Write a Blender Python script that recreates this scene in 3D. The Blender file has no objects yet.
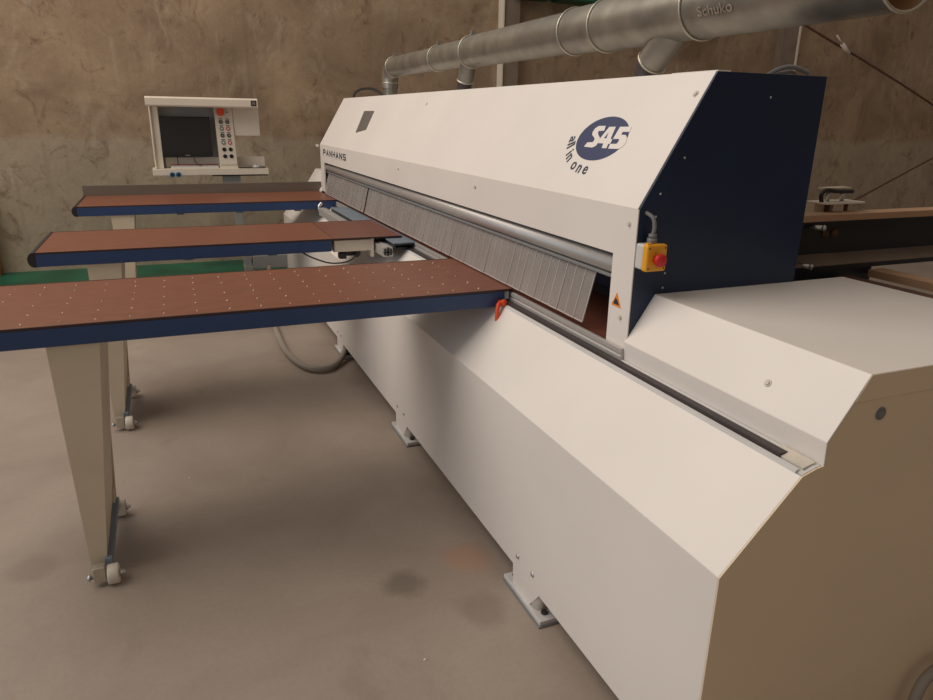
import bpy, bmesh, math, random
from mathutils import Vector, Matrix
random.seed(7)
sc = bpy.context.scene
COL = sc.collection
PI = math.pi

# ------------------------------------------------------------------ materials
def lin(c):
    return tuple(((v/255)/12.92 if v/255 <= .04045 else ((v/255+.055)/1.055)**2.4) for v in c) + (1,)

def mat(name, col, rough=.5, metal=0, noise=.06, scale=6, bump=0, bscale=80, spec=.5, stretch=None):
    m = bpy.data.materials.new(name); m.use_nodes = True
    nt = m.node_tree; N = nt.nodes; L = nt.links
    b = N['Principled BSDF']
    b.inputs['Roughness'].default_value = rough; b.inputs['Metallic'].default_value = metal
    b.inputs['Specular IOR Level'].default_value = spec
    c = lin(col)
    tc = N.new('ShaderNodeTexCoord'); src = tc.outputs['Object']
    if stretch:
        mp = N.new('ShaderNodeMapping'); mp.inputs['Scale'].default_value = stretch
        L.new(src, mp.inputs[0]); src = mp.outputs[0]
    n = N.new('ShaderNodeTexNoise'); n.inputs['Scale'].default_value = scale; n.inputs['Detail'].default_value = 5
    L.new(src, n.inputs['Vector'])
    r = N.new('ShaderNodeValToRGB')
    r.color_ramp.elements[0].position = .3; r.color_ramp.elements[1].position = .7
    r.color_ramp.elements[0].color = tuple(v*(1-noise) for v in c[:3])+(1,)
    r.color_ramp.elements[1].color = tuple(min(1, v*(1+noise)) for v in c[:3])+(1,)
    L.new(n.outputs['Fac'], r.inputs[0]); L.new(r.outputs[0], b.inputs['Base Color'])
    if bump:
        n2 = N.new('ShaderNodeTexNoise'); n2.inputs['Scale'].default_value = bscale; n2.inputs['Detail'].default_value = 6
        L.new(src, n2.inputs['Vector'])
        bp = N.new('ShaderNodeBump'); bp.inputs['Strength'].default_value = bump; bp.inputs['Distance'].default_value = .01
        L.new(n2.outputs['Fac'], bp.inputs['Height']); L.new(bp.outputs[0], b.inputs['Normal'])
    return m

M = {}
M['white'] = mat('white_enamel', (230, 223, 216), .42, noise=.025, scale=3)
M['endtint'] = mat('end_panel_warm_shade', (232, 212, 182), .5, noise=.03, scale=3)  # white enamel browned: dim warm light of the end faces put into the colour
M['beige'] = mat('beige_enamel', (206, 192, 168), .5, noise=.04)
M['cream'] = mat('console_enamel', (222, 212, 196), .5, noise=.03)
M['consolegrey'] = mat('console_grey', (150, 152, 150), .5, noise=.05)
M['blue'] = mat('dark_blue_enamel', (13, 36, 66), .42, noise=.1)
M['tblue'] = mat('table_blue_enamel', (42, 66, 108), .42, noise=.08)
M['bluegrey'] = mat('blue_grey_cover', (118, 130, 142), .45, noise=.06)
M['wood'] = mat('brown_phenolic_board', (124, 76, 57), .42, noise=.1, scale=14, stretch=(1, 3, 1))
M['wooddark'] = mat('darker_phenolic_board', (114, 68, 54), .42, noise=.1, scale=14)
M['edge'] = mat('dark_brown_edge', (62, 38, 34), .5)
M['rubber'] = mat('black_rubber', (30, 28, 30), .55)
M['black'] = mat('black_plastic', (28, 28, 30), .4)
M['screen'] = mat('screen_glass', (38, 36, 36), .22)
M['alu'] = mat('brushed_aluminium', (196, 192, 188), .42, .5, noise=.06, scale=30, stretch=(8, .4, 8))
M['steel'] = mat('bright_steel', (200, 200, 200), .3, .9)
M['galv'] = mat('galvanised_sheet', (152, 148, 138), .38, .7, noise=.22, scale=9, bump=.05, bscale=14)
M['galvrim'] = mat('galvanised_rim', (196, 190, 176), .4, .8, noise=.1, scale=20)
M['rustin'] = mat('dusty_pipe_inside', (168, 128, 88), .8, noise=.2)
M['darkbar'] = mat('dark_rail_bar', (70, 62, 62), .45, .3, noise=.1)
M['yellow'] = mat('yellow_plastic', (236, 168, 40), .4)
M['red'] = mat('red_plastic', (205, 40, 38), .35)
M['orange'] = mat('orange_lever', (232, 78, 34), .4)
M['green'] = mat('green_button', (50, 110, 80), .4)
M['greytube'] = mat('grey_hose', (150, 140, 128), .55)
M['grey'] = mat('grey_plastic', (128, 128, 128), .5)
M['wheel'] = mat('off_white_roller', (206, 198, 184), .5, noise=.1, scale=20)
M['logo'] = mat('navy_print', (34, 48, 90), .5, noise=.03)
M['dullred'] = mat('dull_red_print', (150, 84, 74), .5)
M['ink'] = mat('dark_print', (36, 50, 66), .55)
M['label'] = mat('label_print_ground', (206, 204, 202), .5)
M['shield'] = mat('dark_grey_badge', (104, 98, 92), .5)
M['fence'] = mat('anodised_fence', (122, 112, 100), .45, .3, noise=.08, stretch=(.3, 3, 3))
M['pin'] = mat('white_pin', (225, 205, 185), .4)
M['warn'] = mat('warning_orange', (240, 140, 30), .5)
M['socket'] = mat('blue_socket', (40, 92, 132), .4)
M['blackblue'] = mat('near_black_steel', (20, 26, 38), .38, noise=.2)
M['brownsteel'] = mat('rusty_brown_steel', (96, 66, 50), .7, noise=.3, scale=12)
M['rust'] = mat('rusty_post_paint', (150, 108, 72), .8, noise=.3, scale=8)
M['post'] = mat('grey_post_steel', (132, 116, 102), .6, noise=.15)
M['greenpaint'] = mat('green_floor_paint', (22, 92, 68), .45, noise=.35, scale=3)
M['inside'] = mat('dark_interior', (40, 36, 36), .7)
M['chip'] = mat('pale_chip', (210, 200, 188), .7)
M['tan'] = mat('tan_board', (176, 140, 110), .6, noise=.1)

def clear_plastic():
    m = bpy.data.materials.new('clear_strip_plastic'); m.use_nodes = True
    nt = m.node_tree; N = nt.nodes; L = nt.links
    b = N['Principled BSDF']
    b.inputs['Base Color'].default_value = (.72, .66, .62, 1); b.inputs['Roughness'].default_value = .22
    n = N.new('ShaderNodeTexNoise'); n.inputs['Scale'].default_value = 5; n.inputs['Detail'].default_value = 4
    tc = N.new('ShaderNodeTexCoord'); L.new(tc.outputs['Object'], n.inputs['Vector'])
    mr = N.new('ShaderNodeMapRange'); mr.inputs['To Min'].default_value = .16; mr.inputs['To Max'].default_value = .34
    L.new(n.outputs['Fac'], mr.inputs['Value'])
    t = N.new('ShaderNodeBsdfTransparent'); mx = N.new('ShaderNodeMixShader')
    L.new(mr.outputs[0], mx.inputs[0]); L.new(t.outputs[0], mx.inputs[1]); L.new(b.outputs[0], mx.inputs[2])
    L.new(mx.outputs[0], N['Material Output'].inputs['Surface'])
    return m
M['clear'] = clear_plastic()
m = mat('clear_strip_edge', (176, 168, 162), .3); M['clearedge'] = m
M['namelabel'] = mat('name_print_ground', (224, 217, 209), .5)

def wall_mat():
    m = bpy.data.materials.new('cast_concrete_wall'); m.use_nodes = True
    nt = m.node_tree; N = nt.nodes; L = nt.links; b = N['Principled BSDF']; b.inputs['Roughness'].default_value = .85
    tc = N.new('ShaderNodeTexCoord'); P = tc.outputs['Object']
    def noise(scale, det, stretch=None, rough=.6, dist=0):
        n = N.new('ShaderNodeTexNoise'); n.inputs['Scale'].default_value = scale; n.inputs['Detail'].default_value = det
        n.inputs['Roughness'].default_value = rough; n.inputs['Distortion'].default_value = dist
        if stretch:
            mp = N.new('ShaderNodeMapping'); mp.inputs['Scale'].default_value = stretch; L.new(P, mp.inputs[0]); L.new(mp.outputs[0], n.inputs['Vector'])
        else: L.new(P, n.inputs['Vector'])
        return n.outputs['Fac']
    def ramp(f, p0, c0, p1, c1):
        r = N.new('ShaderNodeValToRGB'); e = r.color_ramp.elements
        e[0].position = p0; e[0].color = c0; e[1].position = p1; e[1].color = c1; L.new(f, r.inputs[0]); return r.outputs[0]
    def mix(fac, a, bb, mode='MIX'):
        x = N.new('ShaderNodeMix'); x.data_type = 'RGBA'; x.blend_type = mode
        if hasattr(fac, 'links'): L.new(fac, x.inputs[0])
        else: x.inputs[0].default_value = fac
        for s, v in ((6, a), (7, bb)):
            if hasattr(v, 'links'): L.new(v, x.inputs[s])
            else: x.inputs[s].default_value = v
        return x.outputs[2]
    base = ramp(noise(1.1, 8, (1, 1, 1.3), .62, .6), .32, lin((132, 110, 88)), .7, lin((178, 154, 126)))
    # a paler lower lift of the pour, below about 1.35 m, with a ragged edge
    sx = N.new('ShaderNodeSeparateXYZ'); L.new(P, sx.inputs[0])
    nz = noise(2.2, 5)
    ad = N.new('ShaderNodeMath'); ad.operation = 'MULTIPLY_ADD'; ad.inputs[1].default_value = .25
    L.new(nz, ad.inputs[0]); L.new(sx.outputs['Z'], ad.inputs[2])
    low = ramp(ad.outputs[0], .0, (1, 1, 1, 1), 1, (0, 0, 0, 1))
    mr = N.new('ShaderNodeMapRange'); mr.inputs['From Min'].default_value = 1.42; mr.inputs['From Max'].default_value = 1.5
    mr.inputs['To Min'].default_value = .45; mr.inputs['To Max'].default_value = 0
    L.new(ad.outputs[0], mr.inputs['Value'])
    c = mix(mr.outputs[0], base, lin((172, 164, 146)))
    # blotches
    c = mix(ramp(noise(4.5, 9, (1, 1, .8), .72, 1.2), .54, (0, 0, 0, 1), .68, (.7, .7, .7, 1)), c, lin((104, 78, 58)))
    c = mix(ramp(noise(2.3, 8, (1.6, 1, .7), .7, .8), .54, (0, 0, 0, 1), .74, (.6, .6, .6, 1)), c, lin((188, 176, 156)))
    # vertical water streaks
    c = mix(ramp(noise(3, 6, (2.5, 1, .22)), .56, (0, 0, 0, 1), .74, (.4, .4, .4, 1)), c, lin((122, 98, 76)))
    c = mix(ramp(noise(38, 3), .45, (0, 0, 0, 1), .8, (.3, .3, .3, 1)), c, lin((120, 106, 90)))
    L.new(c, b.inputs['Base Color'])
    bp = N.new('ShaderNodeBump'); bp.inputs['Strength'].default_value = .25; bp.inputs['Distance'].default_value = .02
    L.new(noise(12, 8), bp.inputs['Height']); L.new(bp.outputs[0], b.inputs['Normal'])
    return m

def floor_mat():
    m = bpy.data.materials.new('concrete_floor'); m.use_nodes = True
    nt = m.node_tree; N = nt.nodes; L = nt.links; b = N['Principled BSDF']; b.inputs['Roughness'].default_value = .62
    tc = N.new('ShaderNodeTexCoord'); P = tc.outputs['Object']
    def noise(scale, det, rough=.6, dist=0, stretch=None):
        n = N.new('ShaderNodeTexNoise'); n.inputs['Scale'].default_value = scale; n.inputs['Detail'].default_value = det
        n.inputs['Roughness'].default_value = rough; n.inputs['Distortion'].default_value = dist
        if stretch:
            mp = N.new('ShaderNodeMapping'); mp.inputs['Scale'].default_value = stretch; L.new(P, mp.inputs[0]); L.new(mp.outputs[0], n.inputs['Vector'])
        else: L.new(P, n.inputs['Vector'])
        return n.outputs['Fac']
    def ramp(f, p0, c0, p1, c1):
        r = N.new('ShaderNodeValToRGB'); e = r.color_ramp.elements
        e[0].position = p0; e[0].color = c0; e[1].position = p1; e[1].color = c1; L.new(f, r.inputs[0]); return r.outputs[0]
    def mix(fac, a, bb):
        x = N.new('ShaderNodeMix'); x.data_type = 'RGBA'
        L.new(fac, x.inputs[0])
        for s, v in ((6, a), (7, bb)):
            if hasattr(v, 'links'): L.new(v, x.inputs[s])
            else: x.inputs[s].default_value = v
        return x.outputs[2]
    c = ramp(noise(1.3, 8, .6, .4), .3, lin((146, 132, 120)), .7, lin((168, 154, 141)))
    c = mix(ramp(noise(3.2, 7, .65, .8, (1, .6, 1)), .6, (0, 0, 0, 1), .76, (.45, .45, .45, 1)), c, lin((118, 104, 94)))
    c = mix(ramp(noise(60, 4), .4, (0, 0, 0, 1), .85, (.25, .25, .25, 1)), c, lin((128, 114, 104)))
    def stain(x, y, r, col, amt):   # worn damp or rusty patch in the concrete
        nonlocal c
        mp = N.new('ShaderNodeVectorMath'); mp.operation = 'DISTANCE'; mp.inputs[1].default_value = (x, y, 0)
        L.new(P, mp.inputs[0])
        a = N.new('ShaderNodeMath'); a.operation = 'MULTIPLY_ADD'; a.inputs[1].default_value = r*1.2
        L.new(noise(7, 6), a.inputs[0]); L.new(mp.outputs['Value'], a.inputs[2])
        q = N.new('ShaderNodeMapRange'); q.inputs['From Min'].default_value = r*1.15; q.inputs['From Max'].default_value = r*1.75
        q.inputs['To Min'].default_value = amt; q.inputs['To Max'].default_value = 0
        L.new(a.outputs[0], q.inputs['Value'])
        c = mix(q.outputs[0], c, lin(col))
    stain(.631, 2.055, .085, (98, 84, 74), .55)
    stain(.90, 2.12, .10, (176, 128, 100), .45)
    stain(.84, 1.82, .10, (116, 100, 90), .4)
    stain(-.62, 2.62, .10, (122, 108, 96), .4)
    L.new(c, b.inputs['Base Color'])
    bp = N.new('ShaderNodeBump'); bp.inputs['Strength'].default_value = .12; bp.inputs['Distance'].default_value = .01
    L.new(noise(25, 7), bp.inputs['Height']); L.new(bp.outputs[0], b.inputs['Normal'])
    return m
M['wall'] = wall_mat(); M['floor'] = floor_mat()

# ------------------------------------------------------------------ mesh helpers
class MB:
    def __init__(s): s.bm = bmesh.new(); s.mi = 0
    def _tag(s, fs):
        for f in fs: f.material_index = s.mi
    def box(s, x0, x1, y0, y1, z0, z1):
        v = [s.bm.verts.new((x, y, z)) for x in (x0, x1) for y in (y0, y1) for z in (z0, z1)]
        s._tag([s.bm.faces.new([v[i] for i in q]) for q in ((0, 1, 3, 2), (4, 6, 7, 5), (0, 4, 5, 1), (2, 3, 7, 6), (0, 2, 6, 4), (1, 5, 7, 3))])
        return s
    def prism(s, pts, fn0, fn1, caps=True):
        a = [s.bm.verts.new(fn0(p)) for p in pts]; b = [s.bm.verts.new(fn1(p)) for p in pts]
        n = len(pts); fs = []
        for i in range(n): fs.append(s.bm.faces.new((a[i], a[(i+1) % n], b[(i+1) % n], b[i])))
        if caps: fs += [s.bm.faces.new(a[::-1]), s.bm.faces.new(b)]
        s._tag(fs); return s
    def ext_y(s, pts, y0, y1, caps=True): return s.prism(pts, lambda p: (p[0], y0, p[1]), lambda p: (p[0], y1, p[1]), caps)
    def ext_x(s, pts, x0, x1): return s.prism(pts, lambda p: (x0, p[0], p[1]), lambda p: (x1, p[0], p[1]))
    def cyl(s, p0, p1, r, r1=None, seg=20, caps=True):
        p0 = Vector(p0); p1 = Vector(p1); r1 = r if r1 is None else r1
        d = (p1-p0).normalized(); u = d.orthogonal().normalized(); w = d.cross(u)
        a = []; b = []
        for i in range(seg):
            t = 2*PI*i/seg; o = u*math.cos(t)+w*math.sin(t)
            a.append(s.bm.verts.new(p0+o*r)); b.append(s.bm.verts.new(p1+o*r1))
        fs = []
        for i in range(seg):
            f = s.bm.faces.new((a[i], a[(i+1) % seg], b[(i+1) % seg], b[i])); f.smooth = True; fs.append(f)
        if caps: fs += [s.bm.faces.new(a[::-1]), s.bm.faces.new(b)]
        s._tag(fs); return s
    def torus(s, c, axis, R, r, seg=40, rs=8):
        c = Vector(c); d = Vector(axis).normalized(); u = d.orthogonal().normalized(); w = d.cross(u); rings = []
        for i in range(seg):
            t = 2*PI*i/seg; o = u*math.cos(t)+w*math.sin(t)
            rings.append([s.bm.verts.new(c+o*(R+r*math.cos(2*PI*j/rs))+d*r*math.sin(2*PI*j/rs)) for j in range(rs)])
        for i in range(seg):
            for j in range(rs):
                f = s.bm.faces.new((rings[i][j], rings[(i+1) % seg][j], rings[(i+1) % seg][(j+1) % rs], rings[i][(j+1) % rs])); f.smooth = True; f.material_index = s.mi
        return s
    def tube(s, pts, r, seg=10, sub=8, caps=True):
        P = [Vector(p) for p in pts]; Q = []
        if sub > 1 and len(P) > 2:
            for i in range(len(P)-1):
                a = P[max(i-1, 0)]; b = P[i]; c = P[i+1]; d = P[min(i+2, len(P)-1)]
                for k in range(sub):
                    t = k/sub
                    Q.append(.5*((2*b)+(c-a)*t+(2*a-5*b+4*c-d)*t*t+(3*b-a-3*c+d)*t**3))
            Q.append(P[-1])
        else: Q = P
        rings = []; u = None
        for i, p in enumerate(Q):
            d = (Q[min(i+1, len(Q)-1)]-Q[max(i-1, 0)]).normalized()
            u = d.orthogonal().normalized() if u is None else (u-d*u.dot(d)).normalized()
            w = d.cross(u)
            rings.append([s.bm.verts.new(p+(u*math.cos(2*PI*j/seg)+w*math.sin(2*PI*j/seg))*r) for j in range(seg)])
        for a, b in zip(rings, rings[1:]):
            for j in range(seg):
                f = s.bm.faces.new((a[j], a[(j+1) % seg], b[(j+1) % seg], b[j])); f.smooth = True; f.material_index = s.mi
        if caps: s._tag([s.bm.faces.new(rings[0][::-1]), s.bm.faces.new(rings[-1])])
        return s
    def dome(s, c, axis, r, h, seg=16, rings=5):
        c = Vector(c); d = Vector(axis).normalized(); u = d.orthogonal().normalized(); w = d.cross(u); R_ = []
        for k in range(rings):
            a = PI/2*k/rings
            R_.append([s.bm.verts.new(c+(u*math.cos(2*PI*j/seg)+w*math.sin(2*PI*j/seg))*r*math.cos(a)+d*h*math.sin(a)) for j in range(seg)])
        top = s.bm.verts.new(c+d*h)
        for a, b in zip(R_, R_[1:]):
            for j in range(seg):
                f = s.bm.faces.new((a[j], a[(j+1) % seg], b[(j+1) % seg], b[j])); f.smooth = True; f.material_index = s.mi
        for j in range(seg):
            f = s.bm.faces.new((R_[-1][j], R_[-1][(j+1) % seg], top)); f.smooth = True; f.material_index = s.mi
        s._tag([s.bm.faces.new(R_[0][::-1])])
        return s
    def build(s, name, mats, parent=None, bevel=0, label=None, base=None, segs=2):
        if not isinstance(mats, (list, tuple)): mats = [mats]
        bmesh.ops.recalc_face_normals(s.bm, faces=s.bm.faces)
        org = world_loc(parent) if parent else Vector(base if base else (0, 0, 0))
        for v in s.bm.verts: v.co -= org
        me = bpy.data.meshes.new(name); s.bm.to_mesh(me); s.bm.free()
        for k in mats: me.materials.append(k)
        o = bpy.data.objects.new(name, me); COL.objects.link(o)
        if parent: o.parent = parent
        else: o.location = org
        if bevel:
            b = o.modifiers.new('bevel', 'BEVEL'); b.width = bevel; b.segments = segs; b.limit_method = 'ANGLE'; b.angle_limit = math.radians(25)
        if label: o['label'] = label
        return o

def world_loc(o):
    v = Vector((0, 0, 0))
    while o: v += o.location; o = o.parent
    return v
def thing(name, label, cat, loc=(0, 0, 0), group=None):
    o = bpy.data.objects.new(name, None); COL.objects.link(o); o.location = loc; o.empty_display_size = .1
    o['label'] = label; o['category'] = cat
    if group: o['group'] = group
    return o
def tag(o, label, cat, group=None):
    o['label'] = label; o['category'] = cat
    if group: o['group'] = group
    return o
def struct(o): o['kind'] = 'structure'; return o

def text_mesh(name, body, m, parent, origin, xdir, ydir, size, width=None, offset=0, extrude=.0006, label=None, shear=0, align='LEFT'):
    cu = bpy.data.curves.new(name, 'FONT'); cu.body = body; cu.size = 1; cu.offset = offset; cu.extrude = extrude/size; cu.shear = shear
    cu.resolution_u = 4
    tmp = bpy.data.objects.new('tmp', cu); COL.objects.link(tmp)
    bpy.context.view_layer.update()
    me = bpy.data.meshes.new_from_object(tmp.evaluated_get(bpy.context.evaluated_depsgraph_get()))
    bpy.data.objects.remove(tmp)
    X = Vector(xdir).normalized(); Y = Vector(ydir).normalized(); Z = X.cross(Y)
    xs = [v.co.x for v in me.vertices]; x0 = min(xs); x1 = max(xs); ys = [v.co.y for v in me.vertices]; y0 = min(ys); y1 = max(ys)
    sy = size/(y1-y0) if width else size
    sx = width/(x1-x0) if width else size
    org = Vector(origin); off = world_loc(parent) if parent else Vector()
    cx = (x0+x1)/2 if align == 'CENTER' else (x0 if width else 0)
    for v in me.vertices:
        v.co = org + X*((v.co.x-cx)*sx) + Y*((v.co.y-(y0 if width else 0))*sy) + Z*(v.co.z*size+.0006) - off
    me.name = name; me.materials.clear(); me.materials.append(m)
    o = bpy.data.objects.new(name, me); COL.objects.link(o); o.parent = parent
    if label: o['label'] = label
    return o

# ------------------------------------------------------------------ camera
Rr = ((0.92509403, -0.37937432, 0.01661822), (-0.10487225, -0.29729875, -0.94900751), (0.36496966, 0.87617839, -0.31481514))
cd = bpy.data.cameras.new('camera'); cam = bpy.data.objects.new('camera', cd); COL.objects.link(cam); sc.camera = cam
r, d_, f_ = (Vector(v) for v in Rr)
mw = Matrix(((r.x, -d_.x, -f_.x, 0), (r.y, -d_.y, -f_.y, 0), (r.z, -d_.z, -f_.z, 1.6), (0, 0, 0, 1)))
cam.matrix_world = mw
cd.sensor_width = 36; cd.lens = 701.98*36/933; cd.clip_start = .02; cd.clip_end = 100

# ------------------------------------------------------------------ room
WY = 8.35
b = MB(); b.box(-7, 15, -5, WY, -.1, 0); struct(b.build('floor', M['floor']))
b = MB(); b.box(-7, 15, WY, WY+.2, -.1, 4.4); struct(b.build('wall_back', M['wall']))
b = MB(); b.box(3.2, 15, -3.7, -3.5, -.1, 4.4); struct(b.build('wall_light_block', M['wall']))  # unseen wall added behind the camera to darken the saw's near end
b = MB(); b.box(-1.95, 1.6, 7.30, WY, 0, .004); struct(b.build('trim_1', M['greenpaint']))
# steel posts on the back wall
b = MB(); b.box(3.83, 4.04, WY-.12, WY, 0, 4.2); b.mi = 1; b.box(3.815, 3.83, WY-.14, WY, 0, 4.2); struct(b.build('trim_2', [M['post'], M['cream']]))
b = MB(); b.box(8.15, 8.42, WY-.12, WY, 0, 4.2); b.mi = 1; b.box(8.42, 8.445, WY-.14, WY, 0, 4.2); struct(b.build('trim_3', [M['post'], M['cream']]))
b = MB(); b.box(-2.1, -1.68, WY-.16, WY, 0, .80); b.box(-1.84, -1.70, WY-.2, WY-.16, 0, .78); struct(b.build('trim_4', M['rust']))
b = MB()
for i in range(5): b.box(3.95+i*.55, 4.42+i*.55, WY-.3, WY-.02, 2.935, 3.06)
struct(b.build('trim_5', M['greenpaint'], bevel=.01))

# ------------------------------------------------------------------ the saw
YN, YF = .953, 7.06           # ends of the base
HN, HF = 1.697, 6.33          # ends of the hood
saw = thing('beam_saw', 'long white beam saw with sloped hood and dark blue end panel', 'saw', (1.5, 4, 0))
body = [(.985, .03), (.985, .683), (1.174, .888), (1.211, .900), (1.229, .903), (1.226, .957), (1.283, 1.042), (2.09, 1.042), (2.09, .03)]
# body between the two ends; the middle stays under the hood
base = MB(); base.ext_y([(.987, .095), (.985, .097), (.985, .683), (1.174, .888), (1.176, .880), (1.228, .880), (2.09, .880), (2.09, .095)], YN+.004, YF-.004)
base = base.build('base_cabinet', M['white'], saw, bevel=.004)
for nm, y0, y1 in (('end_panel', YN, YN+.004), ('end_panel', YF-.004, YF)):
    MB().ext_y(body, y0, y1).build(nm, M['endtint'], saw, bevel=.0012)
cov = [(1.228, .902), (1.224, .96), (1.318, 1.102), (2.10, 1.102), (2.10, 1.042), (2.094, 1.042), (2.094, 1.096), (1.321, 1.096), (1.229, .957), (1.231, .902)]
for y0, y1, ye in ((YN-.002, HN-.002, YN), (HF+.002, YF+.002, YF)):
    c = MB(); c.ext_y(cov, y0, y1)
    yy = y0 if ye == YN else y1-.003
    c.build('rail_cover', M['white'], saw, bevel=.002)
    y9 = yy-.001 if ye == YN else yy+.001
    MB().ext_y([(1.285, 1.0435), (1.3185, 1.1005), (2.099, 1.1005), (2.099, 1.0435)], y9, y9+.003).build('cover_end', M['endtint'], saw)
# vertical seam of the base skirt
for y in (2.45, 3.95, 5.45):
    pass
# guide rail in the trough
MB().ext_y([(1.173, .888), (1.175, .893), (1.184, .896), (1.185, .884), (1.184, .880), (1.173, .880)], YN+.02, YF-.05).build('rail_lip', M['label'], saw)
MB().box(1.186, 1.211, 1.03, YF-.1, .886, .905).build('guide_bar', M['darkbar'], saw, bevel=.002)
MB().ext_y([(1.178, .884), (1.178, .8895), (1.211, .9005), (1.227, .9030), (1.227, .884)], YN+.005, YF-.06).build('rail_bed', M['label'], saw)
g = MB(); g.ext_y([(1.213, .900), (1.213, .914), (1.218, .916), (1.218, .921), (1.214, .923), (1.216, .938), (1.228, .938), (1.228, .900)], HN-.002, HF)
g.build('rail_profile', M['alu'], saw, bevel=.0015)
MB().ext_y([(1.189, .895), (1.189, .899), (1.222, .907), (1.222, .903)], YN+.015, 1.06).build('rail_stop', M['wheel'], saw)
# work surface inside the cutting opening
s_ = MB(); s_.box(1.244, 1.84, HN+.012, HF-.012, .880, .934); s_.build('inner_bed', M['wooddark'], saw)
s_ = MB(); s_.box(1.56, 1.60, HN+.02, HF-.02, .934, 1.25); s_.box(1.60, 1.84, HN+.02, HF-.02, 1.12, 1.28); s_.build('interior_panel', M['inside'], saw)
MB().box(1.47, 1.55, HN+.02, HF-.02, 1.0, 1.06).build('inner_beam', M['blue'], saw, bevel=.01)
# hood: folded front sheet with cut-out, white slope, blue sides
OY0, OY1, OZ = 1.800, 6.195, 1.213
T = .012
h = MB()
h.box(1.230, 1.230+T, HN, HF, OZ, 1.357)
h.box(1.230, 1.230+T, HN, OY0, .928, OZ)
h.box(1.230, 1.230+T, OY1, HF, .965, OZ)
h.build('front_panel', M['white'], saw)
MB().ext_y([(1.230, 1.357), (1.454, 1.736), (1.50, 1.736), (1.50, 1.732), (1.4565, 1.732), (1.242, 1.357)], HN, HF).build('sloped_cover', M['white'], saw, bevel=.0015)
MB().box(1.50, 1.87, HN, HF, 1.722, 1.728).build('top_cover', M['white'], saw)
MB().box(1.862, 1.87, HN, HF, .934, 1.722).build('rear_cover', M['blue'], saw)
side = [(1.2335, .905), (1.2335, 1.356), (1.455, 1.7345), (1.871, 1.7345), (1.871, .905)]
for y0, y1 in ((HN-.006, HN+.006), (HF-.006, HF+.004)):
    MB().ext_y(side, y0, y1).build('side_panel', M['blue'], saw, bevel=.001)
MB().box(1.230, 1.2335, HN-.0062, HN, .928, 1.357).build('front_panel_flange', M['white'], saw)
# white top lip visible behind the near corner of the slope
MB().box(1.455, 1.50, HN-.006, HN+.2, 1.7345, 1.738).build('top_lip', M['white'], saw)
# pressure roller tube
p = MB(); p.cyl((1.276, OY0-.06, 1.172), (1.276, OY1+.06, 1.172), .034, seg=28); p.build('pressure_tube', M['alu'], saw)
MB().box(1.250, 1.288, OY0-.06, OY1+.06, 1.129, 1.139).build('strip_holder', M['grey'], saw, bevel=.002)
# transparent strips
n = 72; y0 = 1.93; y1 = OY1-.02; w = (y1-y0)/n
for i in range(n):
    a = y0+i*w; c_ = a+w-.0008
    if i == 49: a += .03
    jx = random.uniform(-.0012, .0012)
    pr = [(1.264, 1.136), (1.2625, 1.136), (1.2205+jx, .958), (1.222+jx, .957)]
    s_ = MB(); s_.ext_y(pr, a, c_)
    s_.mi = 1
    pe = [(1.2650, 1.136), (1.2615, 1.136), (1.2195+jx, .957), (1.2232+jx, .956)]
    s_.ext_y(pe, a, a+.0045)
    s_.ext_y([(1.2232+jx, .956), (1.2195+jx, .957), (1.2212+jx, .9615), (1.2249+jx, .9605)], a, c_)
    s_.build('strip', [M['clear'], M['clearedge']], saw)
# feet
for yc in (1.81, 3.24, 4.68, 6.12):
    t = MB(); t.ext_x([(yc+.09, .097), (yc+.085, .022), (yc-.045, .022), (yc-.105, .097)], .985, .991)
    t.box(.99, 1.10, yc+.02, yc+.03, .02, .12)
    t.cyl((1.012, yc-.065, .022), (1.012, yc-.065, .12), .026)
    ft = t.build('foot', M['white'], saw)
    MB().box(.975, 1.13, yc-.14, yc+.14, .006, .022).build('foot_plate', M['label'], ft, bevel=.002)
    MB().box(.97, 1.135, yc-.145, yc+.135, 0, .006).build('foot_pad', M['grey'], ft)
    for dy in (.115, -.105):
        MB().cyl((1.01, yc+dy, .022), (1.01, yc+dy, .029), .012, seg=6).build('foot_bolt', M['darkbar'], ft)
    for dy in (.055, -.055):
        MB().dome((.985, yc+dy, .148), (-1, 0, 0), .010, .006).build('bolt', M['steel'], ft)
def bolt(p, ax, r=.011, par=saw, mt=None):
    P = Vector(p); A = Vector(ax).normalized()
    q = MB(); q.cyl(P-A*.001, P+A*.002, r*.95); q.cyl(P+A*.002, P+A*.005, r*.6, seg=6); q.build('bolt', mt or M['wheel'], par)
SN = Vector((-.8603, 0, .5098)); SU = Vector((.5098, 0, .8603)); S0 = Vector((1.23, 0, 1.357))
def slope(u, v, h=.0): return S0 + Vector((0, -u, 0)) + SU*v + SN*h
for u, v in ((-1.729, .368), (-4.052, .362)): bolt(slope(u, v), SN, .011)
for y, z in ((4.028, 1.31), (2.886, 1.311), (1.73, 1.311), (1.734, 1.027)): bolt((1.23, y, z), (-1, 0, 0), .009)
bolt((1.2597, 1.163, 1.0139), Vector((-.142, 0, .094)), .010)
bolt((1.372, YN, 1.005), (0, -1, 0), .016, mt=M['grey'])
for x, z in ((1.372, 1.50), (1.66, 1.67), (1.30, 1.40), (1.292, 1.335), (1.346, 1.165), (1.343, 1.12)):
    MB().dome((x, HN-.006, z), (0, -1, 0), .0038, .002, seg=10).build('screw', M['steel'], saw)
MB().cyl((1.21, HF+.01, 1.345), (1.21, HF+.03, 1.345), .012).build('hinge_pin', M['white'], saw)
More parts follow.
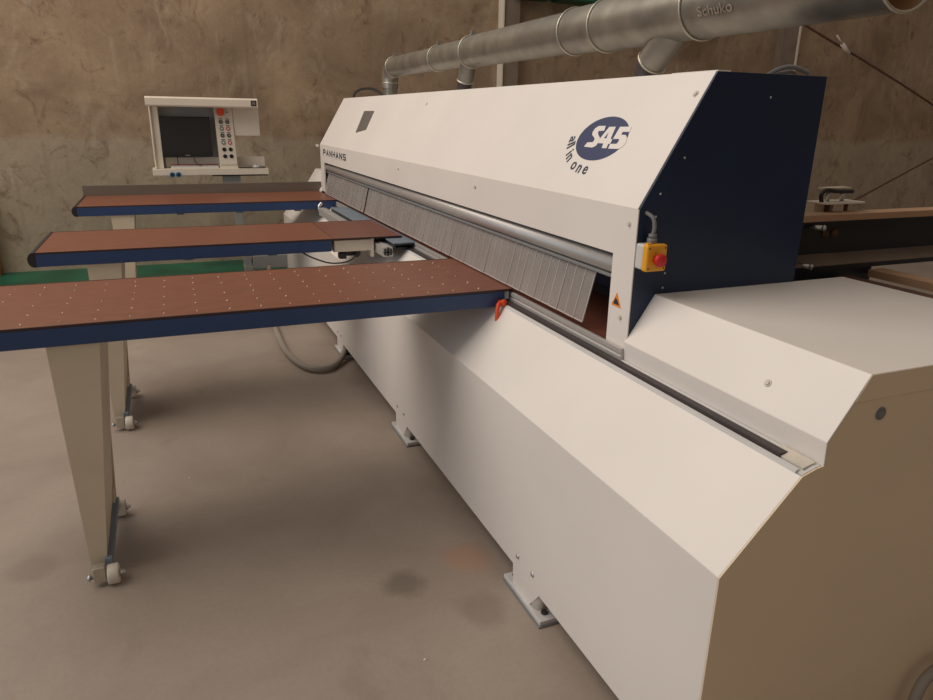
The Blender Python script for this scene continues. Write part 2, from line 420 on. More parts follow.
# printed oval badge: S45
E_ = [(-.143*math.cos(2*PI*i/64), .081*math.sin(2*PI*i/64)) for i in range(64)]
q = MB(); q.prism(E_, lambda p: slope(-2.0805+p[0], .2125+p[1], .0003), lambda p: slope(-2.0805+p[0], .2125+p[1], .0010)); badge = q.build('oval_badge', M['logo'], saw, label='dark blue oval with white lettering')
S = [(-2.0937, .2585), (-2.135, .2575), (-2.150, .2481), (-2.153, .2344), (-2.1465, .2239), (-2.1285, .2157), (-2.1179, .2103), (-2.114, .2027), (-2.1197, .1967), (-2.1490, .1947), (-2.1560, .1781), (-2.1031, .1772), (-2.0862, .1847), (-2.083, .2005), (-2.0900, .2146), (-2.1101, .226), (-2.1181, .233), (-2.1187, .2387), (-2.0880, .2409)]
F1 = [(-2.0329, .2565), (-2.0700, .2555), (-2.0880, .2085), (-2.0880, .1949), (-2.0504, .1949), (-2.0462, .1786), (-2.0188, .1786), (-2.0222, .1948), (-2.012, .1953), (-2.0125, .2115), (-2.0247, .2133)]
V = [(-2.0092, .257), (-1.9480, .2585), (-1.9420, .2403), (-1.9790, .2396), (-1.9790, .2295), (-1.9530, .2288), (-1.9385, .2203), (-1.9310, .2026), (-1.9355, .1888), (-1.9537, .1797), (-2.0073, .1783), (-2.0114, .1952), (-1.9762, .1968), (-1.9719, .2066), (-1.9772, .2142), (-2.0110, .2131)]
q = MB()
for P in (S, F1, V): q.prism(P, lambda p: slope(p[0], p[1], .0010), lambda p: slope(p[0], p[1], .0016))
q.mi = 1; q.prism([(-2.0560, .2345), (-2.0640, .2135), (-2.0500, .2135)], lambda p: slope(p[0], p[1], .0016), lambda p: slope(p[0], p[1], .0020))
q.build('badge_lettering', [M['white'], M['logo']], badge)
# "all in one" set on an arc round the lower left of the oval
q0 = []
arc = [('a', 185), ('l', 194.5), ('l', 200.5), ('i', 214), ('n', 224), ('o', 246), ('n', 260), ('e', 273)]
for ch, deg in arc:
    t = math.radians(deg); u = -2.0805+.193*math.cos(t); v = .2125+.131*math.sin(t)
    tx, ty = -.176*math.sin(t), .121*math.cos(t); l = math.hypot(tx, ty); tx /= l; ty /= l
    X = Vector((0, -tx, 0))+SU*ty; Yv = Vector((0, ty, 0))+SU*tx
    text_mesh('slogan_letter', ch, M['ink'], badge, slope(u, v, .0003), X, Yv, .060, offset=.012, align='CENTER')
# shield badge
P = [(-5.4018, .3182), (-5.114, .3178), (-5.0756, .1685), (-5.323, .1392)]
q = MB(); q.prism(P, lambda p: slope(p[0], p[1], .0003), lambda p: slope(p[0], p[1], .0015)); q.build('grey_badge', M['shield'], saw, label='dark grey four sided badge')
# PANHANS label
lb = MB().box(1.2290, 1.2300, 5.29, 6.24, 1.262, 1.336).build('name_label', M['namelabel'], saw)
nl = MB()
GL = {'P': [((0, 0), (0, 1)), ((0, 1), (1, 1)), ((1, 1), (1, .48)), ((1, .48), (0, .48))], 'A': [((0, 0), (.5, 1)), ((.5, 1), (1, 0)), ((.2, .3), (.8, .3))],
      'N': [((0, 0), (0, 1)), ((0, 1), (1, 0)), ((1, 0), (1, 1))], 'H': [((0, 0), (0, 1)), ((1, 0), (1, 1)), ((0, .5), (1, .5))],
      'S': [((1, 1), (0, 1)), ((0, 1), (0, .52)), ((0, .52), (1, .48)), ((1, .48), (1, 0)), ((1, 0), (0, 0))]}
for li, ch in enumerate('PANHANS'):
    for k, (a, c_) in enumerate(GL[ch]):
        w_, h_ = .074, .038
        A = Vector((a[0], a[1])); B = Vector((c_[0], c_[1])); D = (B-A).normalized()*.14; Nn = Vector((-D.y, D.x))
        quad = [A-D+Nn, B+D+Nn, B+D-Nn, A-D-Nn]
        yy = 6.185-li*.124
        nl.prism(quad, lambda q_: (1.2290, yy-q_.x*w_, 1.279+q_.y*h_), lambda q_: (1.2284-k*.00008, yy-q_.x*w_, 1.279+q_.y*h_))
nl.build('name_lettering', M['ink'], lb)
# warning sticker
WS = MB(); WS.ext_x([(1.785, 1.055), (1.735, 1.055), (1.76, 1.098)], 1.2286, 1.2298)
ws = WS.build('warning_sticker', M['warn'], saw, label='orange triangle warning sticker')
w_ = MB(); w_.ext_x([(1.776, 1.061), (1.744, 1.061), (1.752, 1.074), (1.764, 1.082)], 1.2281, 1.2286); w_.build('warning_sign', M['ink'], ws)
# emergency stop
eb = MB(); eb.box(1.232, 1.298, 1.655, 1.692, 1.188, 1.262); eb = eb.build('emergency_stop_box', M['label'], saw, bevel=.006, label='yellow and grey box with red stop button')
MB().box(1.230, 1.300, 1.632, 1.656, 1.186, 1.264).build('box_lid', M['yellow'], eb, bevel=.006)
st = MB(); st.cyl((1.265, 1.633, 1.222), (1.265, 1.622, 1.222), .013); st.cyl((1.265, 1.622, 1.222), (1.265, 1.612, 1.222), .0175, .0195); st.dome((1.265, 1.612, 1.222), (0, -1, 0), .0195, .009); st.build('stop_button', M['red'], eb)
for x in (1.238, 1.292):
    for z in (1.196, 1.254):
        MB().dome((x, 1.632, z), (0, -1, 0), .003, .001, seg=8).build('screw', M['ink'], eb)
gl = MB(); gl.cyl((1.27, 1.668, 1.262), (1.27, 1.668, 1.278), .016, seg=6); gl.cyl((1.27, 1.668, 1.278), (1.27, 1.668, 1.290), .012); gl.build('cable_gland', M['grey'], eb)
MB().tube([(1.27, 1.668, 1.285), (1.272, 1.666, 1.31), (1.268, 1.672, 1.335), (1.258, 1.694, 1.348)], .006).build('cable', M['grey'], eb)
MB().box(1.236, 1.250, 1.640, 1.652, 1.262, 1.268).build('lid_latch', M['yellow'], eb)

# ------------------------------------------------------------------ support tables
def support_table(y0, y1, xr, label, pins=False, wood='wood', seam=None):
    xl = -.80 if pins else -.642
    t = thing('support_table', label, 'table', (.2, (y0+y1)/2, 0), 'support tables')
    fr = MB(); e = .004
    fr.box(xl, xr, y0, y0+.04, .882, .944); fr.box(xl, xr, y1-.04, y1, .882, .944)
    for x in (xl, -.3, .1, .5, xr-.04): fr.box(x, x+.04, y0+.04, y1-.04, .886, .942)
    fr.build('frame', M['tblue'], t, bevel=.004)
    end = 1.222
    xs = (seam or end)
    tp = MB(); tp.box(xl+.004, xs, y0+.006, y1-.006, .944, .951)
    if pins:
        tp.mi = 1
        k = 0; x = -.59
        while x < 1.1:
            ys = [.045, .16, .29, .38, .50, .585] if k % 2 == 0 else [.045, .165, .29, .46, .575]
            for yy in ys:
                tp.cyl((x+random.uniform(-.004, .004), y0+yy, .951), (x, y0+yy, .9525), .0038, seg=8)
            x += .105; k += 1
        tp.mi = 0
    tp.build('tabletop', [M[wood], M['pin']], t)
    if seam:
        MB().box(seam+.003, 1.19, y0+.006, y1-.006, .944, .951).build('tabletop', M['wooddark'], t, label='darker board at the saw end')
    ed = MB(); ed.box(xl, end if not seam else 1.19, y0, y0+.006, .944, .952); ed.box(xl, end if not seam else 1.19, y1-.006, y1, .944, .952); ed.build('edge_strip', M['edge'], t)
    # half-round nose along the free end
    prof = [(xl+.006, .954)] + [(xl-.028*math.cos(a)*1.0-.0, .9175+.0365*math.sin(a)) for a in [math.radians(78-13*i) for i in range(13)]] + [(xl+.006, .881)]
    MB().ext_y(prof, y0-.002, y1+.002).build('end_nose', M['rubber'], t, bevel=.002)
    # leg: deep folded sheet leg, tapering down
    ly0, ly1 = y0+.015, y0+.46
    L_ = MB(); th = .006
    top, bot = (-.425, -.270), (-.405, -.355)
    L_.prism([0, 1, 2, 3], lambda i: [(bot[0], ly0, .05), (bot[1], ly0, .05), (top[1], ly0, .884), (top[0], ly0, .884)][i],
             lambda i: [(bot[0], ly0+th, .05), (bot[1], ly0+th, .05), (top[1], ly0+th, .884), (top[0], ly0+th, .884)][i])
    for s0, s1 in ((top[0]+.001, bot[0]+.001), (top[1]-th, bot[1]-th)):
        # side flange, deeper toward the rear than a mere fold
        L_.prism([0, 1, 2, 3], lambda i: [(s1, ly0+th, .05), (s1, ly0+.43, .10), (s0, ly0+.37, .884), (s0, ly0+th, .884)][i],
                 lambda i: [(s1+th, ly0+th, .05), (s1+th, ly0+.43, .10), (s0+th, ly0+.37, .884), (s0+th, ly0+th, .884)][i])
    L_.build('leg', M['beige'], t)
    R_ = MB()
    R_.prism([0, 1, 2, 3], lambda i: [(-.385, ly1-.012, .06), (-.345, ly1-.012, .06), (-.290, ly1-.1, .884), (-.42, ly1-.1, .884)][i],
             lambda i: [(-.385, ly1, .06), (-.345, ly1, .06), (-.290, ly1-.09, .884), (-.42, ly1-.09, .884)][i])
    R_.box(-.356, -.346, ly1-.05, ly1, .06, .14)
    R_.build('leg', M['beige'], t)
    MB().box(-.360, -.335, y0+.0, y0+.46, .052, .082).build('foot_bar', M['bluegrey'], t, bevel=.002)
    for yw in (y0-.030, y0+.445):
        w1 = MB(); w1.cyl((-.352, yw, .036), (-.314, yw, .036), .036, seg=28)
        wl = w1.build('wheel', M['wheel'], t, bevel=.005)
        a = MB(); a.cyl((-.412, yw, .036), (-.296, yw, .036), .007); a.cyl((-.314, yw, .036), (-.305, yw, .036), .014, seg=6); a.dome((-.408, yw, .036), (-1, 0, 0), .013, .012); a.build('axle', M['steel'], wl)
        k_ = MB(); k_.box(-.395, -.357, yw-.018, yw+.018, .02, .078); k_.build('wheel_bracket', M['galvrim'], wl, bevel=.002)
    for x in (.02, .45, .9):
        if x < xr-.1: MB().box(x, x+.05, y0+.08, y1-.08, .862, .886).build('cross_rail', M['bluegrey'], t)
    return t
t1 = support_table(2.462, 3.130, 1.188, 'brown topped blue support table dotted with white pins, nearest the viewer', pins=True)
t2 = support_table(3.845, 4.515, .785, 'brown topped blue support table between its two neighbours, top jointed in two boards', seam=.795)
t3 = support_table(5.70, 6.440, 1.235, 'brown topped blue support table with upright dark fence, before the control console')
MB().box(-.655, 1.245, 6.425, 6.440, .90, 1.033).build('fence', M['fence'], t3, bevel=.002, label='upright dark metal fence along the rear edge')
MB().box(-.64, 1.24, 6.44, 6.47, .90, .96).build('fence_foot', M['fence'], t3)
# clamp lever and end fitting on the near table
b_ = MB(); b_.box(1.188, 1.212, 2.470, 2.50, .908, .942); b_.box(1.206, 1.212, 2.47, 2.56, .910, .942); b_.build('end_bracket', M['label'], t1, bevel=.002)
lv = MB(); lv.cyl((1.165, 2.46, .902), (1.165, 2.435, .902), .011); lv.tube([(1.170, 2.445, .905), (1.150, 2.438, .900), (1.139, 2.425, .875), (1.135, 2.418, .838)], .0085, sub=6)
lv.dome((1.172, 2.437, .905), (.3, -1, .3), .014, .010)
lv.build('clamp_lever', M['orange'], t1)
# middle table: cream carriage under the jointed end
c_ = MB(); c_.box(.80, 1.015, 3.862, 3.872, .874, .938); c_.box(.80, .806, 3.862, 4.5, .874, .938); c_.build('carriage_plate', M['cream'], t2, bevel=.002)
c_ = MB(); c_.box(1.010, 1.028, 3.855, 3.99, .838, .944); c_.build('carriage_cheek', M['cream'], t2, bevel=.003)
c_ = MB(); c_.box(.85, .96, 3.90, 3.98, .842, .872); c_.box(.835, .875, 3.88, 3.93, .83, .862); c_.cyl((.93, 3.88, .85), (.93, 3.86, .85), .012); c_.build('carriage_lock', M['black'], t2, bevel=.003)
MB().box(.81, 1.18, 3.9, 4.5, .925, .944).build('carriage_bed', M['darkbar'], t2)
MB().box(1.175, 1.19, 3.87, 4.5, .890, .944).build('carriage_bed', M['darkbar'], t2)

# far table: fitting at its saw end
c_ = MB(); c_.tube([(1.10, 5.70, .93), (1.075, 5.69, .90), (1.09, 5.68, .86), (1.14, 5.68, .87)], .014); c_.build('hose_fitting', M['steel'], t3)

# ------------------------------------------------------------------ aluminium guide beside the saw
gd = thing('linear_guide', 'aluminium guide profile with blue grey top cover running beneath middle table', 'guide', (1.15, 4.5, 0))
MB().box(1.095, 1.226, 3.69, 5.32, .932, .940).build('cover', M['bluegrey'], gd, bevel=.003)
MB().ext_y([(1.095, .932), (1.226, .932), (1.226, .909), (1.216, .909), (1.216, .924), (1.105, .924), (1.105, .909), (1.095, .909)], 3.69, 5.32).build('cover_flange', M['blackblue'], gd)
pf = [(1.036, .864), (1.036, .916), (1.093, .916), (1.093, .864)]
p = MB(); p.ext_y(pf, 3.70, 5.5); 
for x, z, w1, h1 in ((1.058, .916, .014, .004), (1.058, .860, .014, .004)): p.box(x, x+w1, 3.7, 5.5, z, z+h1)
p.build('profile', M['alu'], gd, bevel=.004)
e_ = MB()
for x in (1.049, 1.081):
    for z in (.878, .902): e_.cyl((x, 3.701, z), (x, 3.696, z), .007)
e_.box(1.059, 1.071, 3.697, 3.701, .867, .913); e_.box(1.039, 1.091, 3.697, 3.701, .885, .894)
e_.build('profile_end', M['black'], gd)
MB().box(1.106, 1.195, 3.72, 5.3, .894, .9085).build('guide_carrier', M['blackblue'], gd)

# ------------------------------------------------------------------ control console
con = thing('control_console', 'cream operator console with monitor and push buttons on grey post', 'console', (.5, 7.1, 0))
hs = MB()
hs.ext_x([(6.86, 1.655), (6.86, 1.712), (6.88, 1.725), (7.22, 1.725), (7.22, 1.705), (6.90, 1.705), (6.90, 1.648), (6.87, 1.643)], -.130, .795)
hs.build('hood', M['cream'], con, bevel=.003)
MB().box(-.112, -.098, 6.99, 7.2, 1.12, 1.715).build('side_panel', M['cream'], con, bevel=.004)
MB().box(-.08, .435, 7.10, 7.12, 1.115, 1.715).build('back_panel', M['consolegrey'], con)
MB().box(-.112, -.040, 7.015, 7.1, 1.12, 1.66).build('inner_panel', M['cream'], con)
MB().box(-.02, .435, 7.085, 7.10, 1.115, 1.21).build('inner_panel', M['cream'], con)
MB().box(.588, .812, 7.0, 7.012, 1.405, 1.700).build('back_panel', M['cream'], con, bevel=.002)
MB().box(.60, .848, 7.10, 7.115, 1.13, 1.215).build('back_panel', M['cream'], con, bevel=.002)
cm = MB(); cm.prism([0, 1, 2, 3], lambda i: [(.436, 6.965, 1.15), (.588, 6.965, 1.15), (.575, 7.0, 1.66), (.425, 7.0, 1.66)][i],
                   lambda i: [(.436, 7.1, 1.15), (.588, 7.1, 1.15), (.575, 7.1, 1.70), (.425, 7.1, 1.70)][i])
cm = cm.build('button_panel', M['cream'], con, bevel=.003)
MB().box(.434, .592, 6.97, 7.1, 1.10, 1.15).build('panel_foot', M['cream'], con, bevel=.003)
def cy(z): return 6.965+.035*(z-1.15)/.51
q = MB(); z = 1.607; q.cyl((.478, cy(z), z), (.478, cy(z)-.012, z), .020); q.cyl((.478, cy(z)-.012, z), (.478, cy(z)-.03, z), .034); q.build('stop_button', M['orange'], cm)
q = MB(); z = 1.607; q.cyl((.532, cy(z), z), (.532, cy(z)-.012, z), .018); q.build('key_switch', M['steel'], cm)
MB().cyl((.532, cy(z)-.012, z), (.532, cy(z)-.02, z), .008).build('key_slot', M['black'], cm)
cols = ['black', 'black', 'green', 'red', 'black', 'black', 'green', 'red', 'black', 'black', 'black', 'black']
zs = [1.523, 1.465, 1.405, 1.344, 1.285, 1.225]
for i, z in enumerate(zs):
    for j, x in enumerate((.475+i*.0022, .531+i*.002)):
        bz = MB(); bz.cyl((x, cy(z), z), (x, cy(z)-.006, z), .0175); k = cols[i*2+j]
        bo = bz.build('button', M['black'] if k == 'black' else M[k], cm)
        MB().cyl((x, cy(z)-.006, z), (x, cy(z)-.012, z), .010).build('button_cap', M['grey'] if k == 'black' and i < 4 else (M['label'] if k != 'black' else M['black']), bo)
        if i < 4: MB().box(x-.016, x+.016, cy(z)-.0015, cy(z)+.001, z+.022, z+.030).build('button_plate', M['grey'], cm)
sh = MB(); sh.box(-.135, .858, 6.93, 7.16, 1.112, 1.118); sh.box(-.135, .858, 6.93, 6.955, 1.063, 1.112); sh.box(-.135, -.11, 6.955, 7.16, 1.063, 1.112); sh.box(.833, .858, 6.955, 7.16, 1.063, 1.112)
sh.build('shelf', M['cream'], con, bevel=.003)
MB().box(.36, .85, 6.94, 7.1, 1.052, 1.063).build('keyboard_drawer', M['black'], con)
MB().box(.735, .782, 6.857, 6.861, 1.662, 1.709).build('logo_plate', M['black'], con)
MB().box(.744, .773, 6.8555, 6.8575, 1.671, 1.700).build('logo_plate', M['shield'], con)
mn = MB(); mn.ext_x([(7.0, 1.222), (7.012, 1.562), (7.05, 1.562), (7.05, 1.222)], -.040, .384)
mn = mn.build('monitor', M['black'], con, bevel=.004)
MB().ext_x([(6.9985, 1.246), (7.0095, 1.548), (7.0125, 1.548), (7.0015, 1.246)], -.024, .368).build('screen', M['screen'], mn)
MB().box(.15, .19, 6.9975, 7.0, 1.230, 1.236).build('monitor_mark', M['steel'], mn)
ca = MB(); ca.tube([(.08, 7.05, 1.22), (.082, 7.05, 1.17), (.075, 7.05, 1.12)], .004); ca.tube([(.22, 7.05, 1.21), (.23, 7.04, 1.17), (.26, 7.02, 1.145), (.31, 7.03, 1.125)], .004); ca.build('monitor_cable', M['black'], mn)
for x in (.023, .074):
    so = MB(); so.cyl((x, 6.93, 1.07), (x, 6.915, 1.07), .022); so = so.build('socket', M['socket'], con)
    MB().cyl((x, 6.915, 1.07), (x, 6.912, 1.07), .010).build('socket_hole', M['black'], so)
pp = MB()
pp.prism([(.45, 6.99), (.605, 6.99), (.605, 7.10), (.45, 7.10)], lambda p: (p[0], p[1], 1.063), lambda p: (p[0]+.01, p[1], .90))
pp.prism([(.505, 7.0), (.575, 7.0), (.575, 7.08), (.505, 7.08)], lambda p: (p[0], p[1], .90), lambda p: (p[0]+.075, p[1], .20))
pp.prism([(.575, 6.98), (.66, 6.98), (.66, 7.10), (.575, 7.10)], lambda p: (p[0], p[1], .20), lambda p: (p[0]+.02, p[1], 0))
pp.build('post', M['consolegrey'], con, bevel=.004)
MB().box(.66, .985, 6.99, 7.058, .165, .29).build('arm', M['consolegrey'], con, bevel=.004)

kb = MB(); kb.ext_x([(6.955, 1.118), (6.955, 1.128), (7.055, 1.140), (7.055, 1.118)], .02, .425); kb = kb.build('keyboard', [M['cream']], None, bevel=.002, base=(.22, 7.0, 1.118))
tag(kb, 'cream keyboard with red rear strip lying beneath the monitor', 'keyboard')
kk = MB()
for i in range(4):
    for j in range(18):
        yy = 6.963+i*.021; zz = 1.128+.12*(yy-6.955)
        kk.box(.028+j*.0218, .046+j*.0218, yy, yy+.016, zz, zz+.005)
kk.build('keys', M['label'], kb)
MB().box(.02, .425, 7.048, 7.058, 1.137, 1.152).build('status_strip', M['dullred'], kb)
mp = MB(); mp.box(.605, .84, 6.94, 7.095, 1.118, 1.122); mp = mp.build('mouse_pad', M['darkbar'], None, base=(.72, 7.02, 1.118)); tag(mp, 'dark mouse pad on the right side of the console shelf', 'mouse pad')
ms = MB(); ms.dome((.757, 7.0, 1.122), (0, 0, 1), .034, .026); ms = ms.build('computer_mouse', M['label'], None, base=(.757, 7.0, 1.122)); tag(ms, 'white computer mouse resting on dark mouse pad', 'mouse')
MB().cyl((.757, 6.978, 1.144), (.757, 6.986, 1.146), .005, seg=8).build('scroll_wheel', M['grey'], ms)

# ------------------------------------------------------------------ extraction pipe
PX, PZ = 1.65, 1.95
pipe = thing('extraction_pipe', 'galvanised dust extraction pipe with three drops above the saw hood', 'pipe', (PX, 3.4, 1.73))
segs = [(5.50, 4.50, .070), (4.50, 3.95, .075), (3.95, 2.82, .084), (2.82, 2.575, .090), (2.575, 2.02, .095), (2.02, 1.31, .096)]
for i, (a, b2, r_) in enumerate(segs):
    s_ = MB()
    if i == len(segs)-1:
        s_.cyl((PX, a, PZ), (PX, b2, PZ), r_, seg=40, caps=False); s_.mi = 1; s_.cyl((PX, a-.02, PZ), (PX, b2, PZ), r_-.004, seg=40, caps=False)
        s_.build('pipe_section', [M['galv'], M['rustin']], pipe)
    else:
        s_.cyl((PX, a, PZ), (PX, b2, PZ), r_, seg=40, caps=False); s_.build('pipe_section', M['galv'], pipe)
for y, r_ in ((5.46, .071), (4.50, .076), (3.95, .085), (2.82, .091), (2.575, .096), (2.02, .098)):
    MB().torus((PX, y, PZ), (0, 1, 0), r_+.001, .0045).build('collar', M['galvrim'], pipe)
MB().torus((PX, 1.31, PZ), (0, 1, 0), .096, .005).build('open_rim', M['galvrim'], pipe)
for y, r_ in ((4.50, .079), (3.95, .088), (5.46, .074)):
    MB().box(PX-.012, PX+.012, y-.012, y+.012, PZ+r_, PZ+r_+.022).build('collar_clip', M['steel'], pipe)
# elbow and vertical drop
el = MB(); pts = [(PX, 5.50+.09*math.sin(a), PZ-.09+.09*math.cos(a)) for a in [math.radians(10*i) for i in range(10)]]
el.tube([(PX, 5.46, PZ)]+pts+[(PX, 5.59, 1.80)], .062, seg=28, sub=1, caps=False); el.build('elbow', M['galv'], pipe)
dp = MB(); dp.cyl((PX, 5.59, 1.84), (PX, 5.59, 1.729), .055, seg=28, caps=False); dp.build('drop_pipe', M['galv'], pipe)
MB().torus((PX, 5.59, 1.84), (0, 0, 1), .060, .005).build('collar', M['galvrim'], pipe)
for y, dy, rb in ((4.00, .05, .046), (2.13, .14, .052)):
    w1 = MB(); w1.cyl((PX, y, PZ-.03), (PX, y+dy, 1.80), rb, seg=28, caps=False); br = w1.build('branch_pipe', M['galv'], pipe)
    d = Vector((0, dy, -.12)).normalized()
    MB().torus((PX, y+dy, 1.80), d, rb+.001, .005).build('collar', M['galvrim'], br)
    MB().tube([(PX, y+dy-.01, 1.81), (PX, y+dy+.012, 1.785), (PX, y+dy+.02, 1.76), (PX, y+dy+.02, 1.729)], rb-.003, seg=24, sub=4, caps=False).build('drop_pipe', M['darkbar'], br)
# embossed maker mark on the last section
a0 = math.radians(-27)
mm = text_mesh('embossed_mark', 'Schuko', M['galvrim'], pipe, (PX-.0975*math.cos(a0), 1.935, PZ+.0975*math.sin(a0)), (0, -1, 0), (math.sin(a0), 0, math.cos(a0)), .030, width=.15, offset=.0, extrude=.0008)

# hoses arching over the hood
o = MB(); o.tube([(1.52, 6.26, 1.728), (1.51, 6.16, 1.770), (1.50, 5.95, 1.795), (1.50, 5.70, 1.798), (1.50, 5.50, 1.785), (1.50, 5.32, 1.75), (1.50, 5.28, 1.728)], .011); tag(o.build('black_hose', M['rubber'], None, base=(1.7, 6, 1.73)), 'black hose arching over far end of the saw hood beside the pipe elbow', 'hose')
o = MB(); o.tube([(1.90, 2.0, 1.55), (1.905, 2.0, 1.72), (1.944, 2.0, 1.758), (2.016, 2.0, 1.783), (2.09, 2.0, 1.775), (2.125, 2.0, 1.74), (2.12, 2.0, 1.55), (1.86, 1.95, 1.45)], .008); o.tube([(1.93, 2.02, 1.55), (1.945, 2.02, 1.72), (2.02, 2.02, 1.765), (2.09, 2.02, 1.74), (2.09, 2.02, 1.5)], .007)
tag(o.build('grey_hose', M['grey'], None, base=(2, 2, 1.7)), 'grey hose looped up behind the blue end of the saw hood', 'hose')

# ------------------------------------------------------------------ steel beam and gear behind the hood
bm_ = thing('steel_beam', 'dark blue channel beam with pale top board leaving the saw rear', 'beam', (2.9, 1.95, 0))
MB().ext_y([(1.875, 1.114), (1.875, 1.258), (4.6, 1.258), (4.6, 1.114)], 1.97, 1.98).build('web', M['blackblue'], bm_)
MB().box(1.875, 4.6, 1.90, 1.98, 1.250, 1.258).build('top_flange', M['blackblue'], bm_)
MB().ext_x([(1.895, 1.100), (1.97, 1.122), (1.97, 1.112), (1.895, 1.092)], 1.875, 4.6).build('bottom_flange', M['post'], bm_)
MB().box(1.875, 4.6, 1.895, 1.98, 1.074, 1.092).build('bottom_edge', M['blackblue'], bm_)
t9 = MB(); t9.box(1.875, 2.50, 1.97, 2.20, 1.258, 1.270); t9.box(1.875, 4.6, 1.895, 1.97, 1.258, 1.283); t9.build('top_board', M['tan'], bm_, bevel=.002)
MB().box(1.875, 2.50, 1.90, 2.10, .98, 1.074).build('bracket', M['blackblue'], bm_)
for x, z in ((2.17, 1.236), (2.14, 1.095)):
    k_ = MB(); k_.cyl((x-.02, 1.93, z+.004), (x+.01, 1.875, z+.002), .009); k_.dome((x+.01, 1.875, z+.002), (.4, -1, 0), .012, .008); k_.build('pin', M['steel'], bm_)
for x in (2.30, 2.35): MB().dome((x, 1.97, 1.20), (0, -1, 0), .018, .01).build('bolt_head', M['brownsteel'], bm_)
MB().box(3.1, 3.16, 1.96, 1.98, .0, 1.074).build('strut', M['blackblue'], bm_)
MB().box(4.45, 4.55, 1.92, 1.98, .0, 1.074).build('strut', M['blackblue'], bm_)

fx = thing('clamp_fixture', 'small beige clamping fixture with pillars and cable atop the rear beam', 'fixture', (2.33, 1.99, 1.270))
MB().box(2.245, 2.450, 1.94, 2.03, 1.312, 1.319).build('plate', M['cream'], fx, bevel=.002)
MB().box(2.325, 2.380, 1.975, 2.01, 1.270, 1.312).build('block', M['cream'], fx)
MB().box(2.245, 2.295, 1.99, 2.03, 1.270, 1.312).build('block', M['beige'], fx)
for x in (2.305, 2.40): MB().cyl((x, 1.985, 1.270), (x, 1.985, 1.312), .010).build('pillar', M['brownsteel'], fx)
for x in (2.305, 2.38): MB().cyl((x, 1.99, 1.319), (x, 1.99, 1.365), .008).build('pillar', M['steel'], fx)
MB().box(2.27, 2.40, 1.97, 2.01, 1.365, 1.371).build('top_bar', M['beige'], fx)
MB().tube([(2.255, 1.97, 1.319), (2.248, 1.97, 1.345), (2.27, 1.97, 1.362), (2.32, 1.965, 1.358), (2.40, 1.965, 1.356)], .008).build('cable', M['rubber'], fx)

rr = thing('rear_rail', 'rust brown steel rail running behind the white rear cover', 'rail', (2.4, 2, 0))
MB().box(2.28, 2.36, .7, 1.88, 1.040, 1.052).build('bar', M['brownsteel'], rr)
MB().box(2.34, 2.36, .7, 1.88, .93, 1.040).build('web', M['inside'], rr)
MB().box(2.46, 2.54, .7, 1.88, 1.04, 1.068).build('bar', M['tan'], rr)
for y in (.8, 1.7): MB().box(2.30, 2.50, y, y+.05, 0, 1.02).build('leg', M['brownsteel'], rr)

# ------------------------------------------------------------------ loose cables and hoses
o = MB(); o.tube([(.80, 6.90, .20), (.72, 6.6, .03), (.66, 6.0, .027), (.63, 5.35, .027), (.625, 4.75, .027), (.70, 4.40, .027), (.82, 4.33, .027), (.93, 4.45, .03), (1.03, 4.64, .08), (1.08, 4.75, .12)], .021, seg=14, sub=10)
tag(o.build('floor_hose', M['greytube'], None, base=(.7, 5, 0)), 'thick grey hose looping over the floor into the saw base', 'hose')
o = MB(); o.tube([(.62, 3.88, .885), (.68, 3.87, .85), (.78, 3.86, .815), (.88, 3.86, .82), (.93, 3.86, .86)], .004)
tag(o.build('black_cable', M['black'], None, base=(.8, 3.86, .85)), 'thin black cable sagging beneath the middle table', 'cable')
o = MB(); o.tube([(7.2, 7.5, 3.02), (7.759, 7.5, 2.797), (9.1, 7.5, 2.36), (10.473, 7.5, 1.883), (12.5, 7.5, 1.1)], .015)
tag(o.build('wall_cable', M['brownsteel'], None, base=(9, 7.5, 2.4)), 'brown cable slanting down rightward before the back wall', 'cable')
for k, t_ in enumerate((.28, .48)):
    pass
o = MB(); o.tube([(8.1, 7.5, .16), (9.059, 7.5, .476), (10.722, 7.5, 1.13), (12.6, 7.5, 1.85)], .013)
tag(o.build('wall_cable', M['brownsteel'], None, base=(9, 7.5, .5)), 'brown cable climbing rightward from behind the clamping fixture', 'cable')
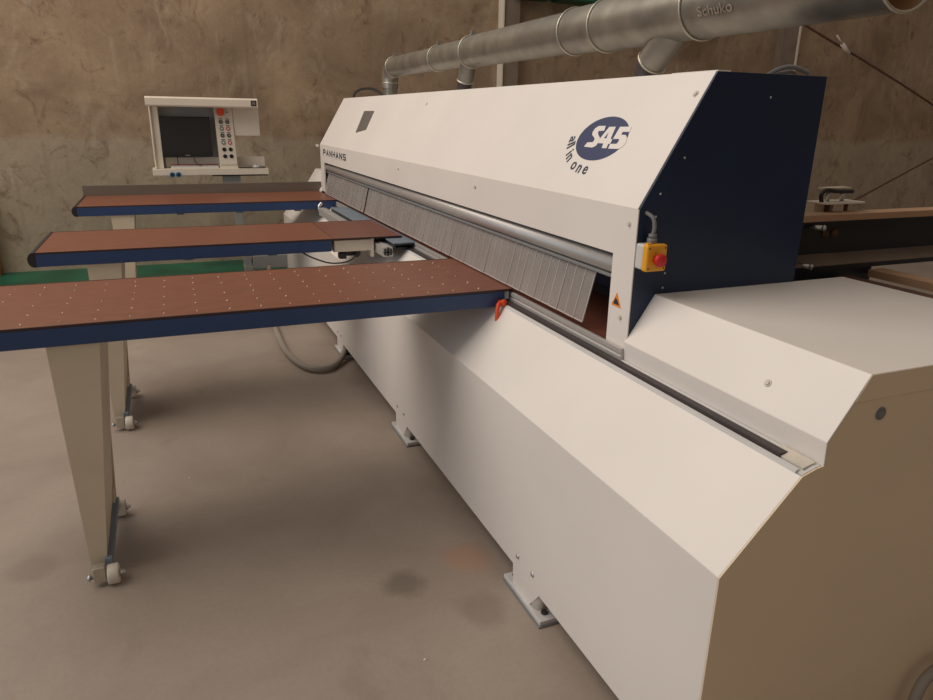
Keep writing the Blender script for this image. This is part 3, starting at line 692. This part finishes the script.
o = MB(); o.tube([(8.30, 7.46, 2.70), (8.42, 7.46, 2.60)], .012, sub=1); o.tube([(8.42, 7.46, 2.60), (8.56, 7.46, 2.49)], .028, sub=1)
tag(o.build('cable_highlight', M['chip'], None, base=(8.4, 7.46, 2.6)), 'bright white highlight set on the downward slanting wall cable', 'highlight')  # solid pale pieces standing in for bright highlights on the cable
o = MB(); o.tube([(1.688, .91, .0), (1.688, .91, .10), (1.693, .91, .160), (1.713, .91, .205), (1.750, .91, .225), (1.80, .91, .22), (1.85, .91, .15), (1.86, .91, .0)], .014)
tag(o.build('bent_hose', M['greytube'], None, base=(1.76, .91, 0)), 'short grey bent hose standing beside the near base end', 'hose')
for (x, y, s) in ((.575, 1.671, .006), (-.06, 3.144, .007)):
    o = MB(); o.dome((x, y, 0), (0, 0, 1), s, s*.7, seg=7, rings=2)
    tag(o.build('stone_chip', M['chip'], None, base=(x, y, 0)), 'tiny pale stone chip on the open floor' if s == .006 else 'tiny pale chip on floor between table wheels and saw', 'chip')

# ------------------------------------------------------------------ light
def area(name, loc, target, sx, sy, power, col):
    l = bpy.data.lights.new(name, 'AREA'); l.shape = 'RECTANGLE'; l.size = sx; l.size_y = sy; l.energy = power; l.color = col
    o = bpy.data.objects.new(name, l); COL.objects.link(o); o.location = loc
    o.rotation_euler = (Vector(target)-Vector(loc)).to_track_quat('-Z', 'Y').to_euler()
    return o
area('key_light', (-2.8, 4.2, 6.0), (1.2, 2.6, .6), 7.0, 5.0, 365, (1.0, .905, .81))  # broad warm key light added high on the left, no door there
area('entrance_light', (-6.5, 1.0, 1.9), (1.0, 2.0, .5), 6, 3, 68, (.62, .81, 1.0))
w = bpy.data.worlds.new('world'); sc.world = w; w.use_nodes = True
bg = w.node_tree.nodes['Background']; bg.inputs[0].default_value = (1, .85, .72, 1); bg.inputs[1].default_value = .25
sc.view_settings.view_transform = 'Standard'; sc.view_settings.look = 'None'; sc.view_settings.exposure = 0; sc.view_settings.gamma = 1
